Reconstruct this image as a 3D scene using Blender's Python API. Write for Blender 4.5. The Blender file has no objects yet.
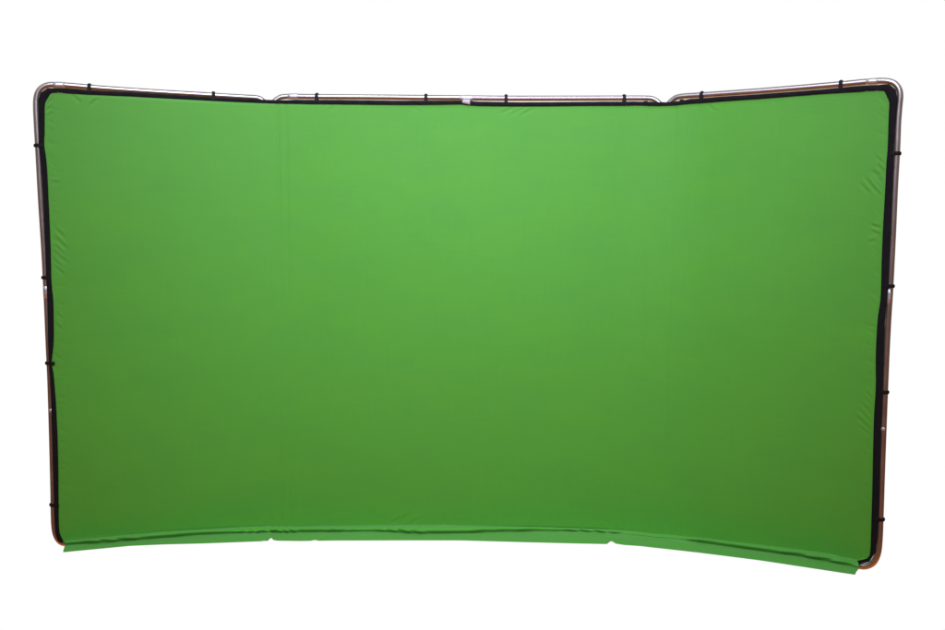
import bpy, bmesh, math
import numpy as np
from mathutils import Vector, Matrix

scene = bpy.context.scene
COL = scene.collection

CAM = {'loc': [0.061, -4.5251, 1.544], 'yaw': 0.00497, 'pitch': -0.08317, 'roll': 0.0043, 'f': 0.90419, 'aL': 0.2859, 'aR': 0.5018, 'W1': 1.1016, 'W2': 2.0477}
FAB_TOP = [(-2.055, 2.2688), (-1.9838, 2.2692), (-1.8938, 2.268), (-1.7013, 2.2692), (-1.4657, 2.2678), (-1.2474, 2.2672), (-1.1234, 2.2667), (-1.033, 2.266), (-0.9656, 2.2655), (-0.8617, 2.2654), (-0.6539, 2.264), (-0.3423, 2.262), (-0.1347, 2.2638), (-0.0257, 2.2662), (0.0054, 2.2622), (0.0728, 2.2584), (0.2803, 2.257), (0.4876, 2.2588), (0.6948, 2.2615), (0.876, 2.2632), (0.9537, 2.2594), (1.0409, 2.2572), (1.0984, 2.2575), (1.1705, 2.2613), (1.3213, 2.2619), (1.5148, 2.2603), (1.7897, 2.261), (1.9636, 2.2581), (2.0645, 2.2554)]
FAB_LEFT = [(-2.055, 2.2688), (-2.0735, 2.2454), (-2.0881, 2.2184), (-2.0919, 2.1729), (-2.0951, 2.077), (-2.0995, 2.0144), (-2.094, 1.9665), (-2.0902, 1.8942), (-2.0906, 1.8313), (-2.0889, 1.7488), (-2.0876, 1.627), (-2.0877, 1.5045), (-2.0888, 1.4062), (-2.0893, 1.3618), (-2.0876, 1.3074), (-2.0843, 1.2578), (-2.0856, 1.1485), (-2.0886, 1.0588), (-2.0951, 0.999), (-2.102, 0.9441), (-2.0962, 0.8987), (-2.0925, 0.8332), (-2.0894, 0.7472), (-2.0877, 0.6051), (-2.0886, 0.4522), (-2.0931, 0.2471), (-2.0954, 0.1337), (-2.0955, 0.0871), (-2.0895, 0.0606), (-2.0788, 0.0336)]
FAB_RIGHT = [(2.0645, 2.2554), (2.0793, 2.228), (2.0899, 2.2024), (2.0905, 2.155), (2.0913, 2.0735), (2.0921, 1.9827), (2.0897, 1.9281), (2.0896, 1.8367), (2.0888, 1.7542), (2.0875, 1.639), (2.0875, 1.5233), (2.0887, 1.4303), (2.0902, 1.3604), (2.0897, 1.2902), (2.0843, 1.2337), (2.0811, 1.1866), (2.0802, 1.1016), (2.0809, 1.0069), (2.0855, 0.9122), (2.0866, 0.8408), (2.0843, 0.7593), (2.0861, 0.625), (2.0882, 0.5045), (2.0908, 0.3836), (2.0926, 0.262), (2.0939, 0.1398), (2.0924, 0.0658), (2.0793, 0.0446), (2.0382, 0.026)]
BIND = [(-2.0788, 0.0336, -2.0838, 0.021), (-2.0895, 0.0606, -2.104, 0.0396), (-2.0955, 0.0871, -2.1127, 0.0834), (-2.0956, 0.1699, -2.1131, 0.1714), (-2.0923, 0.2986, -2.1125, 0.3001), (-2.0886, 0.4522, -2.1115, 0.4537), (-2.0877, 0.6051, -2.1105, 0.6064), (-2.0894, 0.7472, -2.109, 0.7481), (-2.0925, 0.8332, -2.1102, 0.8339), (-2.0962, 0.8987, -2.1116, 0.8993), (-2.102, 0.9441, -2.1133, 0.9445), (-2.0951, 0.999, -2.1128, 0.9995), (-2.0886, 1.0588, -2.113, 1.0595), (-2.0856, 1.1485, -2.1109, 1.1491), (-2.0843, 1.2578, -2.1095, 1.2582), (-2.0876, 1.3074, -2.1096, 1.3076), (-2.0893, 1.3618, -2.1109, 1.3619), (-2.0888, 1.4062, -2.1103, 1.4063), (-2.0877, 1.5045, -2.1092, 1.5045), (-2.0876, 1.627, -2.1095, 1.6268), (-2.0889, 1.7488, -2.1108, 1.7484), (-2.0902, 1.8942, -2.1138, 1.8935), (-2.094, 1.9665, -2.1166, 1.9657), (-2.0995, 2.0144, -2.1212, 2.0136), (-2.0951, 2.077, -2.1182, 2.0761), (-2.0919, 2.1729, -2.1175, 2.1717), (-2.0881, 2.2184, -2.1164, 2.229), (-2.0735, 2.2454, -2.1047, 2.2638), (-2.055, 2.2688, -2.0739, 2.2874), (-1.9838, 2.2692, -1.992, 2.2927), (-1.8938, 2.268, -1.8932, 2.2883), (-1.7013, 2.2692, -1.7008, 2.2873), (-1.4657, 2.2678, -1.4653, 2.2842), (-1.2474, 2.2672, -1.2471, 2.2823), (-1.1234, 2.2667, -1.1232, 2.2824), (-1.033, 2.266, -1.0328, 2.2808), (-0.9656, 2.2655, -0.9654, 2.2803), (-0.8617, 2.2654, -0.8614, 2.2848), (-0.6539, 2.264, -0.6537, 2.2844), (-0.3423, 2.262, -0.3422, 2.2824), (-0.1347, 2.2638, -0.1347, 2.2832), (-0.0257, 2.2662, -0.0258, 2.2835), (0.0054, 2.2622, 0.0053, 2.2816), (0.0728, 2.2584, 0.0727, 2.2788), (0.2803, 2.257, 0.2801, 2.2764), (0.4876, 2.2588, 0.4873, 2.2781), (0.6948, 2.2615, 0.6945, 2.2809), (0.876, 2.2632, 0.8756, 2.2815), (0.9537, 2.2594, 0.9533, 2.2787), (1.0409, 2.2572, 1.0405, 2.273), (1.0984, 2.2575, 1.0979, 2.2758), (1.1705, 2.2613, 1.1699, 2.2834), (1.3213, 2.2619, 1.3207, 2.2836), (1.5148, 2.2603, 1.5142, 2.2811), (1.7897, 2.261, 1.789, 2.2807), (1.9636, 2.2581, 1.9626, 2.2838), (2.0645, 2.2554, 2.0842, 2.2808), (2.0793, 2.228, 2.1137, 2.2541), (2.0899, 2.2024, 2.1224, 2.2112), (2.0905, 2.155, 2.1199, 2.153), (2.0913, 2.0735, 2.1178, 2.0719), (2.0921, 1.9827, 2.117, 1.9814), (2.0897, 1.9281, 2.1176, 1.9269), (2.0896, 1.8367, 2.1179, 1.8358), (2.0888, 1.7542, 2.1176, 1.7536), (2.0875, 1.639, 2.118, 1.6388), (2.0875, 1.5233, 2.1177, 1.5235), (2.0887, 1.4303, 2.1173, 1.4309), (2.0902, 1.3604, 2.1176, 1.3612), (2.0897, 1.2902, 2.1166, 1.2912), (2.0843, 1.2337, 2.113, 1.235), (2.0811, 1.1866, 2.1115, 1.188), (2.0802, 1.1016, 2.1123, 1.1035), (2.0809, 1.0069, 2.1131, 1.0092), (2.0855, 0.9122, 2.114, 0.9145), (2.0866, 0.8408, 2.1147, 0.8433), (2.0843, 0.7593, 2.1149, 0.7623), (2.0861, 0.625, 2.116, 0.6284), (2.0882, 0.5045, 2.1173, 0.5083), (2.0908, 0.3836, 2.1196, 0.3878), (2.0926, 0.262, 2.1209, 0.2666), (2.0939, 0.1398, 2.1202, 0.1543), (2.0924, 0.0658, 2.1143, 0.0846), (2.0793, 0.0446, 2.0906, 0.0335), (2.0382, 0.026, 2.0389, 0.0088)]
TUBE_LEFT = [(-1.0323, 2.255), (-1.0498, 2.2726), (-1.0723, 2.2894), (-1.0974, 2.2942), (-1.1325, 2.294), (-1.3693, 2.296), (-1.6086, 2.2985), (-1.8406, 2.3029), (-1.9765, 2.3081), (-2.0435, 2.3088), (-2.0793, 2.3035), (-2.1073, 2.2858), (-2.1238, 2.2553), (-2.1297, 2.212), (-2.13, 2.1258), (-2.128, 2.0057), (-2.1239, 1.749), (-2.1179, 1.5043), (-2.1159, 1.3513), (-2.1146, 1.2173), (-2.114, 1.0325), (-2.1126, 0.8564), (-2.1146, 0.5518), (-2.1176, 0.2954), (-2.12, 0.1404), (-2.1171, 0.0883), (-2.1064, 0.0482), (-2.0868, 0.0229), (-2.0545, 0.0115)]
TUBE_RIGHT = [(1.041, 2.251), (1.0512, 2.2656), (1.0691, 2.2846), (1.0923, 2.2991), (1.1234, 2.3037), (1.2157, 2.3025), (1.5103, 2.2996), (1.8742, 2.3006), (1.9944, 2.3027), (2.0617, 2.3001), (2.0995, 2.2878), (2.1211, 2.2635), (2.1294, 2.2313), (2.1283, 2.1864), (2.1261, 2.1097), (2.1268, 1.9827), (2.125, 1.823), (2.1254, 1.6392), (2.125, 1.4538), (2.1243, 1.3373), (2.122, 1.2059), (2.1212, 1.0455), (2.1216, 0.8889), (2.1229, 0.6641), (2.1253, 0.4084), (2.1273, 0.2284), (2.1271, 0.1254), (2.1207, 0.0677), (2.1028, 0.0248), (2.073, 0.0023), (2.0356, -0.0043)]
RAIL_TOP = [(-1.0222, 2.2528), (-1.0036, 2.2734), (-0.9824, 2.2914), (-0.9588, 2.3017), (-0.9171, 2.3044), (-0.7606, 2.3034), (-0.448, 2.3024), (-0.1876, 2.3008), (0.005, 2.2999), (0.1768, 2.2989), (0.4888, 2.3), (0.8006, 2.3016), (0.9305, 2.302), (0.9669, 2.2991), (0.9931, 2.2859), (1.0117, 2.2675), (1.0199, 2.2522)]
SLEEVES = [(-2.0525, 2.3078), (-1.9989, 2.3079), (1.9859, 2.303), (2.0366, 2.3013), (-0.9275, 2.3044), (-0.8727, 2.3046)]
CLIP_TOP = [(-1.8885, 2.3037), (-1.3034, 2.2954), (-0.7763, 2.3034), (-0.2084, 2.3007), (0.208, 2.299), (0.8214, 2.3016), (1.2258, 2.3022), (1.8785, 2.3007)]
CLIP_LEFT = [(-2.1277, 2.0129), (-2.1162, 1.3687), (-2.1134, 0.9421), (-2.1183, 0.2206)]
CLIP_RIGHT = [(2.127, 1.9668), (2.1248, 1.356), (2.1216, 0.8555), (2.128, 0.2432)]
TOGGLES = [(-1.1133, 2.2738), (-0.9239, 2.2754), (0.9301, 2.2766), (1.129, 2.2775)]
BUTTONS = [(-2.1136, 0.7045), (2.1239, 0.681)]
TAB = [(-0.0154, 2.2892), (0.0208, 2.2893), (0.021, 2.2613), (-0.0206, 2.2713)]
COLLARS = [(-2.1154, 1.3266), (-2.1143, 1.267), (2.1232, 1.3419), (2.1221, 1.2763)]
FLAP = [(-2.0788, 0.0336, -2.0642, 0.0364, 0.0498, -2.0664, 0.0182, 0.04, -1.981, -0.4193, 0.0142, 0.7), (-2.0403, 0.0339, -2.0258, 0.0364, 0.0504, -2.0281, 0.0172, 0.04, -1.9467, -0.4053, 0.0132, 0.7435), (-2.0016, 0.0343, -1.9873, 0.0363, 0.051, -1.9896, 0.0163, 0.04, -1.9122, -0.3912, 0.0123, 0.7871), (-1.9628, 0.0347, -1.9487, 0.0363, 0.0516, -1.9509, 0.0154, 0.04, -1.8775, -0.3771, 0.0114, 0.8306), (-1.9237, 0.0353, -1.9098, 0.0363, 0.0522, -1.9121, 0.0144, 0.04, -1.8426, -0.3628, 0.0104, 0.8741), (-1.8845, 0.036, -1.8708, 0.0363, 0.0528, -1.873, 0.0135, 0.04, -1.8074, -0.3485, 0.0095, 0.9177), (-1.845, 0.0367, -1.8315, 0.0362, 0.0535, -1.8337, 0.0125, 0.04, -1.772, -0.334, 0.0085, 0.9612), (-1.8054, 0.0373, -1.7921, 0.0364, 0.054, -1.7943, 0.0119, 0.04, -1.7359, -0.3204, 0.0079, 0.9989), (-1.7655, 0.0375, -1.7526, 0.0362, 0.0538, -1.7546, 0.0118, 0.04, -1.699, -0.3083, 0.0078, 0.9885), (-1.7255, 0.0376, -1.7129, 0.036, 0.0537, -1.7147, 0.0118, 0.04, -1.6596, -0.3017, 0.0078, 0.9782), (-1.6853, 0.0378, -1.6729, 0.0358, 0.0536, -1.6747, 0.0118, 0.04, -1.6199, -0.2958, 0.0078, 0.9679), (-1.6449, 0.0379, -1.6328, 0.0356, 0.0534, -1.6344, 0.0117, 0.04, -1.5801, -0.2899, 0.0077, 0.9575), (-1.6042, 0.0378, -1.5925, 0.0354, 0.0533, -1.5939, 0.0116, 0.04, -1.5402, -0.2838, 0.0076, 0.9472), (-1.5634, 0.0368, -1.5519, 0.0351, 0.0531, -1.5532, 0.0115, 0.04, -1.4997, -0.2791, 0.0075, 0.9368), (-1.5224, 0.0359, -1.5112, 0.0348, 0.053, -1.5124, 0.0114, 0.04, -1.4588, -0.2752, 0.0074, 0.9265), (-1.4812, 0.0349, -1.4702, 0.0345, 0.0528, -1.4713, 0.0112, 0.04, -1.4178, -0.2714, 0.0072, 0.9162), (-1.4398, 0.034, -1.4291, 0.0341, 0.0527, -1.43, 0.0111, 0.04, -1.3768, -0.2675, 0.0071, 0.9058), (-1.3981, 0.0328, -1.3877, 0.0322, 0.0522, -1.3885, 0.0098, 0.04, -1.3369, -0.2599, 0.0058, 0.8685), (-1.3563, 0.0312, -1.3462, 0.029, 0.0511, -1.3468, 0.0081, 0.04, -1.2977, -0.2499, 0.0041, 0.7961), (-1.3142, 0.0297, -1.3044, 0.0258, 0.0501, -1.3049, 0.0063, 0.04, -1.2583, -0.2397, 0.0023, 0.7237), (-1.2719, 0.0281, -1.2624, 0.0225, 0.0491, -1.2627, 0.0045, 0.04, -1.2187, -0.2295, 0.0005, 0.6514), (-1.2294, 0.0273, -1.2202, 0.0186, 0.0481, -1.2204, 0.0021, 0.04, -1.1794, -0.2174, -0.0019, 0.579), (-1.1866, 0.0267, -1.1777, 0.0154, 0.0476, -1.1778, -0.0004, 0.04, -1.14, -0.2053, -0.0044, 0.5417), (-1.1436, 0.0259, -1.135, 0.0127, 0.0474, -1.135, -0.0028, 0.04, -1.1002, -0.1933, -0.0068, 0.528), (-1.1005, 0.025, -1.092, 0.0128, 0.0472, -1.092, -0.0024, 0.04, -1.0583, -0.1889, -0.0064, 0.5142), (-1.0985, 0.025, -1.0901, 0.0128, 0.0472, -1.09, -0.0024, 0.04, -1.0564, -0.1887, -0.0064, 0.5135), (-1.0828, 0.0247, -1.0744, 0.0129, 0.0471, -1.0744, -0.0023, 0.04, -1.0426, -0.1814, -0.0063, 0.5085), (-1.067, 0.0243, -1.0588, 0.0129, 0.047, -1.0587, -0.0022, 0.04, -1.0263, -0.1842, -0.0062, 0.5035), (-1.057, 0.0241, -1.0488, 0.0129, 0.047, -1.0487, -0.0021, 0.04, -1.0212, -0.1642, -0.0061, 0.5004), (-1.0565, 0.0241, -1.0483, 0.0129, 0.047, -1.0482, -0.0021, 0.04, -1.0211, -0.1626, -0.0061, 0.5002), (-1.0513, 0.0233, -1.0431, 0.0124, 0.0472, -1.0429, -0.0029, 0.04, -1.0206, -0.1429, -0.0069, 0.5174), (-1.046, 0.0225, -1.0379, 0.0119, 0.0475, -1.0377, -0.0039, 0.04, -1.0175, -0.1339, -0.0079, 0.5374), (-1.0355, 0.0209, -1.0274, 0.0108, 0.0481, -1.0272, -0.0059, 0.04, -1.0012, -0.1585, -0.0099, 0.5773), (-1.0079, 0.0188, -0.9908, 0.0109, 0.0493, -0.9932, -0.0077, 0.04, -0.978, -0.164, -0.0117, 0.6608), (-0.9631, 0.0167, -0.9457, 0.0124, 0.0516, -0.9486, -0.0097, 0.04, -0.9358, -0.1596, -0.0137, 0.8262), (-0.9183, 0.0164, -0.901, 0.0147, 0.0525, -0.904, -0.0088, 0.04, -0.8916, -0.1632, -0.0128, 0.8908), (-0.8735, 0.0163, -0.8566, 0.0148, 0.0522, -0.8594, -0.0083, 0.04, -0.848, -0.1647, -0.0123, 0.8743), (-0.8302, 0.0167, -0.8137, 0.0147, 0.052, -0.8163, -0.008, 0.04, -0.8066, -0.1625, -0.012, 0.8583), (-0.8287, 0.0167, -0.8122, 0.0147, 0.052, -0.8148, -0.008, 0.04, -0.8051, -0.1625, -0.012, 0.8578), (-0.8194, 0.0167, -0.803, 0.0147, 0.052, -0.8055, -0.0079, 0.04, -0.7971, -0.1577, -0.0119, 0.8543), (-0.8085, 0.0168, -0.7922, 0.0147, 0.0519, -0.7947, -0.0079, 0.04, -0.788, -0.1502, -0.0119, 0.8503), (-0.7977, 0.0169, -0.7815, 0.0147, 0.0518, -0.7839, -0.0078, 0.04, -0.7772, -0.1517, -0.0118, 0.8463), (-0.7869, 0.017, -0.7708, 0.0147, 0.0518, -0.7732, -0.0077, 0.04, -0.7653, -0.1593, -0.0117, 0.8423), (-0.7839, 0.0171, -0.7678, 0.0147, 0.0518, -0.7702, -0.0077, 0.04, -0.762, -0.1614, -0.0117, 0.8412), (-0.739, 0.0174, -0.7234, 0.0146, 0.0515, -0.7256, -0.0074, 0.04, -0.7191, -0.1591, -0.0114, 0.8247), (-0.6942, 0.0178, -0.679, 0.0145, 0.0513, -0.681, -0.0072, 0.04, -0.676, -0.1576, -0.0112, 0.8081), (-0.6494, 0.0182, -0.6347, 0.0135, 0.0504, -0.6364, -0.0067, 0.04, -0.6327, -0.1578, -0.0107, 0.7411), (-0.6046, 0.0185, -0.5904, 0.0126, 0.0488, -0.5918, -0.0052, 0.04, -0.5888, -0.161, -0.0092, 0.6253), (-0.5598, 0.0189, -0.5462, 0.0117, 0.0471, -0.5472, -0.0036, 0.04, -0.5451, -0.1643, -0.0076, 0.5095), (-0.515, 0.0192, -0.5017, 0.0127, 0.047, -0.5027, -0.0025, 0.04, -0.5016, -0.1664, -0.0065, 0.5017), (-0.4703, 0.0196, -0.4571, 0.0132, 0.0485, -0.4581, -0.0042, 0.04, -0.459, -0.1605, -0.0082, 0.608), (-0.4255, 0.0199, -0.4124, 0.0138, 0.05, -0.4136, -0.0059, 0.04, -0.4164, -0.1546, -0.0099, 0.7144), (-0.3807, 0.0203, -0.3679, 0.0144, 0.0515, -0.369, -0.0076, 0.04, -0.3736, -0.1487, -0.0116, 0.8207), (-0.3359, 0.0207, -0.3233, 0.0141, 0.0527, -0.3245, -0.0097, 0.04, -0.3309, -0.1418, -0.0137, 0.907), (-0.2912, 0.0212, -0.2789, 0.0122, 0.0531, -0.2799, -0.0121, 0.04, -0.288, -0.1341, -0.0161, 0.9346), (-0.2464, 0.0217, -0.2345, 0.0106, 0.0535, -0.2354, -0.0143, 0.04, -0.245, -0.1271, -0.0183, 0.9622), (-0.2017, 0.0222, -0.1901, 0.0119, 0.0539, -0.1908, -0.0136, 0.04, -0.2013, -0.1284, -0.0176, 0.9897), (-0.1569, 0.0227, -0.1457, 0.0127, 0.0539, -0.1463, -0.0129, 0.04, -0.1576, -0.1297, -0.0169, 0.9926), (-0.1122, 0.0229, -0.1013, 0.0132, 0.0537, -0.1018, -0.0122, 0.04, -0.114, -0.131, -0.0162, 0.9808), (-0.0674, 0.0228, -0.0569, 0.0137, 0.0536, -0.0572, -0.0114, 0.04, -0.0704, -0.1323, -0.0154, 0.969), (-0.0227, 0.0227, -0.0126, 0.0145, 0.0534, -0.0127, -0.0104, 0.04, -0.0269, -0.1345, -0.0144, 0.9571), (0.0221, 0.0226, 0.0318, 0.0163, 0.0532, 0.0318, -0.0083, 0.04, 0.0167, -0.1428, -0.0123, 0.9453), (0.0668, 0.0225, 0.0761, 0.0182, 0.0531, 0.0763, -0.0062, 0.04, 0.0601, -0.1515, -0.0102, 0.9335), (0.1115, 0.0224, 0.1205, 0.02, 0.0529, 0.1208, -0.0041, 0.04, 0.1034, -0.1602, -0.0081, 0.9217), (0.1562, 0.0223, 0.1648, 0.0218, 0.0527, 0.1653, -0.002, 0.04, 0.1465, -0.1688, -0.006, 0.9099), (0.2009, 0.0221, 0.2092, 0.0231, 0.0524, 0.2097, -0.0002, 0.04, 0.1894, -0.1765, -0.0042, 0.8892), (0.2457, 0.0216, 0.2536, 0.0229, 0.0515, 0.2542, 0.0009, 0.04, 0.2322, -0.1826, -0.0031, 0.823), (0.2904, 0.0212, 0.298, 0.0227, 0.0506, 0.2987, 0.0021, 0.04, 0.2749, -0.1886, -0.0019, 0.7568), (0.3351, 0.0207, 0.3424, 0.0224, 0.0497, 0.3432, 0.0033, 0.04, 0.3175, -0.1945, -0.0007, 0.6907), (0.3798, 0.0202, 0.3868, 0.0222, 0.0487, 0.3876, 0.0045, 0.04, 0.36, -0.2001, 0.0005, 0.6245), (0.4245, 0.0198, 0.4313, 0.0213, 0.0478, 0.4321, 0.005, 0.04, 0.4026, -0.2038, 0.001, 0.5583), (0.4692, 0.0191, 0.4758, 0.0198, 0.0469, 0.4766, 0.0049, 0.04, 0.4452, -0.2059, 0.0009, 0.4935), (0.5139, 0.0176, 0.5202, 0.0186, 0.0461, 0.521, 0.0048, 0.04, 0.4877, -0.2081, 0.0008, 0.4383), (0.5586, 0.016, 0.5647, 0.0173, 0.0454, 0.5655, 0.0048, 0.04, 0.5302, -0.2102, 0.0008, 0.3832), (0.6033, 0.0145, 0.6092, 0.0161, 0.0446, 0.6099, 0.0047, 0.04, 0.5727, -0.2123, 0.0007, 0.3281), (0.648, 0.0131, 0.6536, 0.0147, 0.0446, 0.6544, 0.0032, 0.04, 0.6157, -0.2102, -0.0008, 0.3305), (0.6927, 0.0119, 0.6979, 0.014, 0.0455, 0.6989, 0.0012, 0.04, 0.659, -0.2061, -0.0028, 0.3925), (0.7374, 0.0107, 0.7422, 0.0129, 0.0461, 0.7433, -0.0008, 0.04, 0.7023, -0.2021, -0.0048, 0.4379), (0.7701, 0.0098, 0.775, 0.0089, 0.0444, 0.7759, -0.0023, 0.04, 0.7341, -0.1991, -0.0063, 0.3168), (0.7809, 0.0095, 0.7858, 0.0075, 0.0439, 0.7866, -0.0028, 0.04, 0.7451, -0.1947, -0.0068, 0.2769), (0.7821, 0.0094, 0.787, 0.0074, 0.0438, 0.7878, -0.0028, 0.04, 0.7467, -0.1919, -0.0068, 0.2725), (0.7863, 0.0093, 0.7913, 0.0069, 0.0436, 0.792, -0.003, 0.04, 0.7522, -0.182, -0.007, 0.2569), (0.7917, 0.0092, 0.7967, 0.0062, 0.0433, 0.7974, -0.0033, 0.04, 0.7593, -0.1697, -0.0073, 0.2369), (0.7971, 0.009, 0.8021, 0.0055, 0.043, 0.8028, -0.0035, 0.04, 0.7663, -0.1583, -0.0075, 0.2169), (0.8025, 0.0089, 0.8075, 0.0049, 0.0428, 0.8081, -0.0037, 0.04, 0.7726, -0.1515, -0.0077, 0.1969), (0.8133, 0.0086, 0.8184, 0.0035, 0.0422, 0.8189, -0.0042, 0.04, 0.7812, -0.163, -0.0082, 0.1569), (0.8241, 0.0083, 0.8292, 0.0022, 0.0416, 0.8296, -0.0047, 0.04, 0.7888, -0.1809, -0.0087, 0.117), (0.8268, 0.0082, 0.8319, 0.0019, 0.0415, 0.8323, -0.0048, 0.04, 0.7906, -0.1854, -0.0088, 0.1071), (0.8715, 0.0065, 0.8765, -0.0014, 0.0407, 0.8768, -0.0068, 0.04, 0.8314, -0.1984, -0.0108, 0.05), (0.9162, 0.0046, 0.921, -0.0034, 0.0407, 0.9212, -0.0088, 0.04, 0.8738, -0.2005, -0.0128, 0.05), (0.9609, 0.0027, 0.9654, -0.0054, 0.0407, 0.9657, -0.0108, 0.04, 0.9162, -0.203, -0.0148, 0.05), (1.0056, -0.0009, 1.0307, -0.009, 0.0407, 1.0306, -0.0145, 0.04, 0.9584, -0.2059, -0.0185, 0.05), (1.0601, 0.0, 1.076, -0.0072, 0.0407, 1.0759, -0.0127, 0.04, 0.9974, -0.2236, -0.0167, 0.05), (1.1053, 0.0021, 1.1209, -0.0055, 0.0407, 1.1208, -0.0109, 0.04, 1.036, -0.2411, -0.0149, 0.05), (1.1502, 0.0007, 1.1654, -0.0037, 0.0407, 1.1653, -0.0091, 0.04, 1.0744, -0.2586, -0.0131, 0.05), (1.1946, 0.0009, 1.2099, -0.0004, 0.0427, 1.2094, -0.0087, 0.04, 1.1133, -0.2722, -0.0127, 0.1908), (1.2385, 0.0029, 1.2546, 0.0066, 0.0476, 1.2531, -0.0091, 0.04, 1.1526, -0.2837, -0.0131, 0.5423), (1.2821, 0.005, 1.2989, 0.0139, 0.0525, 1.2963, -0.009, 0.04, 1.1913, -0.2961, -0.013, 0.8938), (1.3252, 0.007, 1.3416, 0.0155, 0.0528, 1.3392, -0.0078, 0.04, 1.2285, -0.3133, -0.0118, 0.9135), (1.3679, 0.0089, 1.384, 0.017, 0.053, 1.3816, -0.0065, 0.04, 1.2653, -0.3306, -0.0105, 0.9273), (1.4102, 0.0112, 1.4259, 0.0184, 0.0532, 1.4236, -0.0053, 0.04, 1.3019, -0.3478, -0.0093, 0.9411), (1.4521, 0.0137, 1.4675, 0.0198, 0.0534, 1.4653, -0.004, 0.04, 1.3381, -0.3649, -0.008, 0.9549), (1.4937, 0.0162, 1.5086, 0.0213, 0.0536, 1.5066, -0.0028, 0.04, 1.374, -0.3818, -0.0068, 0.9687), (1.5348, 0.0186, 1.5494, 0.0227, 0.0538, 1.5475, -0.0016, 0.04, 1.4097, -0.3986, -0.0056, 0.9825), (1.5756, 0.021, 1.5898, 0.0241, 0.0539, 1.588, -0.0004, 0.04, 1.445, -0.4153, -0.0044, 0.9962), (1.616, 0.023, 1.6298, 0.0255, 0.0539, 1.6282, 0.0013, 0.04, 1.4793, -0.4344, -0.0027, 0.9914), (1.6561, 0.0248, 1.6695, 0.0268, 0.0537, 1.6679, 0.0029, 0.04, 1.5127, -0.4547, -0.0011, 0.9796), (1.6958, 0.0267, 1.7088, 0.0281, 0.0535, 1.7074, 0.0046, 0.04, 1.5458, -0.4748, 0.0006, 0.9678), (1.7351, 0.0285, 1.7477, 0.0294, 0.0534, 1.7465, 0.0062, 0.04, 1.5786, -0.4947, 0.0022, 0.956), (1.7741, 0.0303, 1.7863, 0.0304, 0.0532, 1.7852, 0.0075, 0.04, 1.6113, -0.5137, 0.0035, 0.9441), (1.8128, 0.031, 1.8246, 0.0296, 0.0531, 1.8237, 0.007, 0.04, 1.6456, -0.5277, 0.003, 0.9323), (1.8511, 0.0318, 1.8626, 0.0287, 0.0529, 1.8618, 0.0064, 0.04, 1.6797, -0.5417, 0.0024, 0.9205), (1.8891, 0.0325, 1.9003, 0.0279, 0.0527, 1.8996, 0.0059, 0.04, 1.7136, -0.5556, 0.0019, 0.9087), (1.9268, 0.0323, 1.9376, 0.0259, 0.052, 1.9371, 0.0049, 0.04, 1.7478, -0.5681, 0.0009, 0.8595), (1.9643, 0.0302, 1.9746, 0.0213, 0.0499, 1.9742, 0.0034, 0.04, 1.7822, -0.5793, -0.0006, 0.7063), (2.0014, 0.0281, 2.0113, 0.0168, 0.0477, 2.0111, 0.002, 0.04, 1.8165, -0.5905, -0.002, 0.5532), (2.0382, 0.026, 2.0477, 0.0123, 0.0456, 2.0477, 0.0005, 0.04, 1.8506, -0.6016, -0.0035, 0.4)]
GROOVES = [(2.0343, 1.9625, 2.0803, 1.9148), (2.0442, 1.9254, 2.084, 1.8735), (2.0219, 1.9033, 2.0775, 1.8279), (1.9914, 1.8675, 2.0671, 1.773), (1.9709, 1.845, 2.0245, 1.7833), (2.0343, 1.6394, 2.0731, 1.6206), (2.031, 1.6162, 2.0786, 1.5882), (2.0248, 1.5556, 2.0667, 1.5696), (2.0389, 0.8605, 2.0755, 0.8063), (2.0269, 0.8354, 2.0767, 0.7777), (2.0148, 0.8102, 2.0783, 0.7347), (2.003, 0.7753, 2.0709, 0.7051), (1.991, 0.7451, 2.0679, 0.6711), (2.0062, 0.6933, 2.06, 0.6509), (-2.0883, 2.2017, -2.0515, 2.2418), (-2.0892, 2.173, -2.0572, 2.2032), (-2.0856, 2.1493, -2.0493, 2.1749), (-1.9747, 2.2744, -1.9314, 2.2237), (-2.0784, 1.8364, -2.0337, 1.835), (-2.0736, 1.5782, -2.0172, 1.5096), (-2.0749, 1.5389, -2.0272, 1.48), (-2.0805, 1.5045, -2.0106, 1.4355), (-2.0828, 1.4357, -2.0305, 1.3812), (-2.0818, 1.4652, -2.0384, 1.4158), (-2.068, 1.6125, -2.0244, 1.5687), (-2.077, 1.2031, -2.0555, 1.1678), (-2.0787, 1.1534, -2.0663, 1.1182), (-0.7166, 2.223, -0.6851, 2.2588), (-0.2852, 2.2602, -0.2385, 2.2246), (0.1769, 2.2159, 0.2492, 2.2518), (0.2185, 2.2058, 0.3011, 2.2469), (0.2807, 2.206, 0.353, 2.2471), (-0.3593, 0.0271, -0.2997, 0.0939), (-0.3971, 0.0324, -0.3375, 0.0715), (-0.2944, 0.0275, -0.2403, 0.0666), (-1.1348, 0.0382, -1.0976, 0.0846), (-0.9817, 0.0289, -1.0078, 0.0951), (0.797, 0.0176, 0.753, 0.0615), (-1.8865, 2.2114, -1.8489, 2.252), (1.2516, 2.2582, 1.3029, 2.2099)]
WORLD_RAMP = [(0.0, (0.75, 0.23, 0.04)), (0.18, (0.75, 0.22, 0.035)), (0.27, (0.20, 0.062, 0.016)), (0.47, (0.15, 0.042, 0.012)), (0.495, (0.17, 0.10, 0.075)), (0.56, (0.28, 0.25, 0.23)), (0.66, (0.29, 0.28, 0.28)), (0.80, (0.62, 0.62, 0.64)), (0.90, (0.55, 0.56, 0.59)), (1.0, (0.30, 0.31, 0.34))]
WORLD_Y = (0.42, 0.6)
LAMPS = [('ceiling_softbox', (0.0, -2.9, 3.95), (0.0, 0.0, 1.72), 3.6, 2.2, 51.5, (0.97, 1.0, 1.42))]
SPREAD = 84


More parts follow.
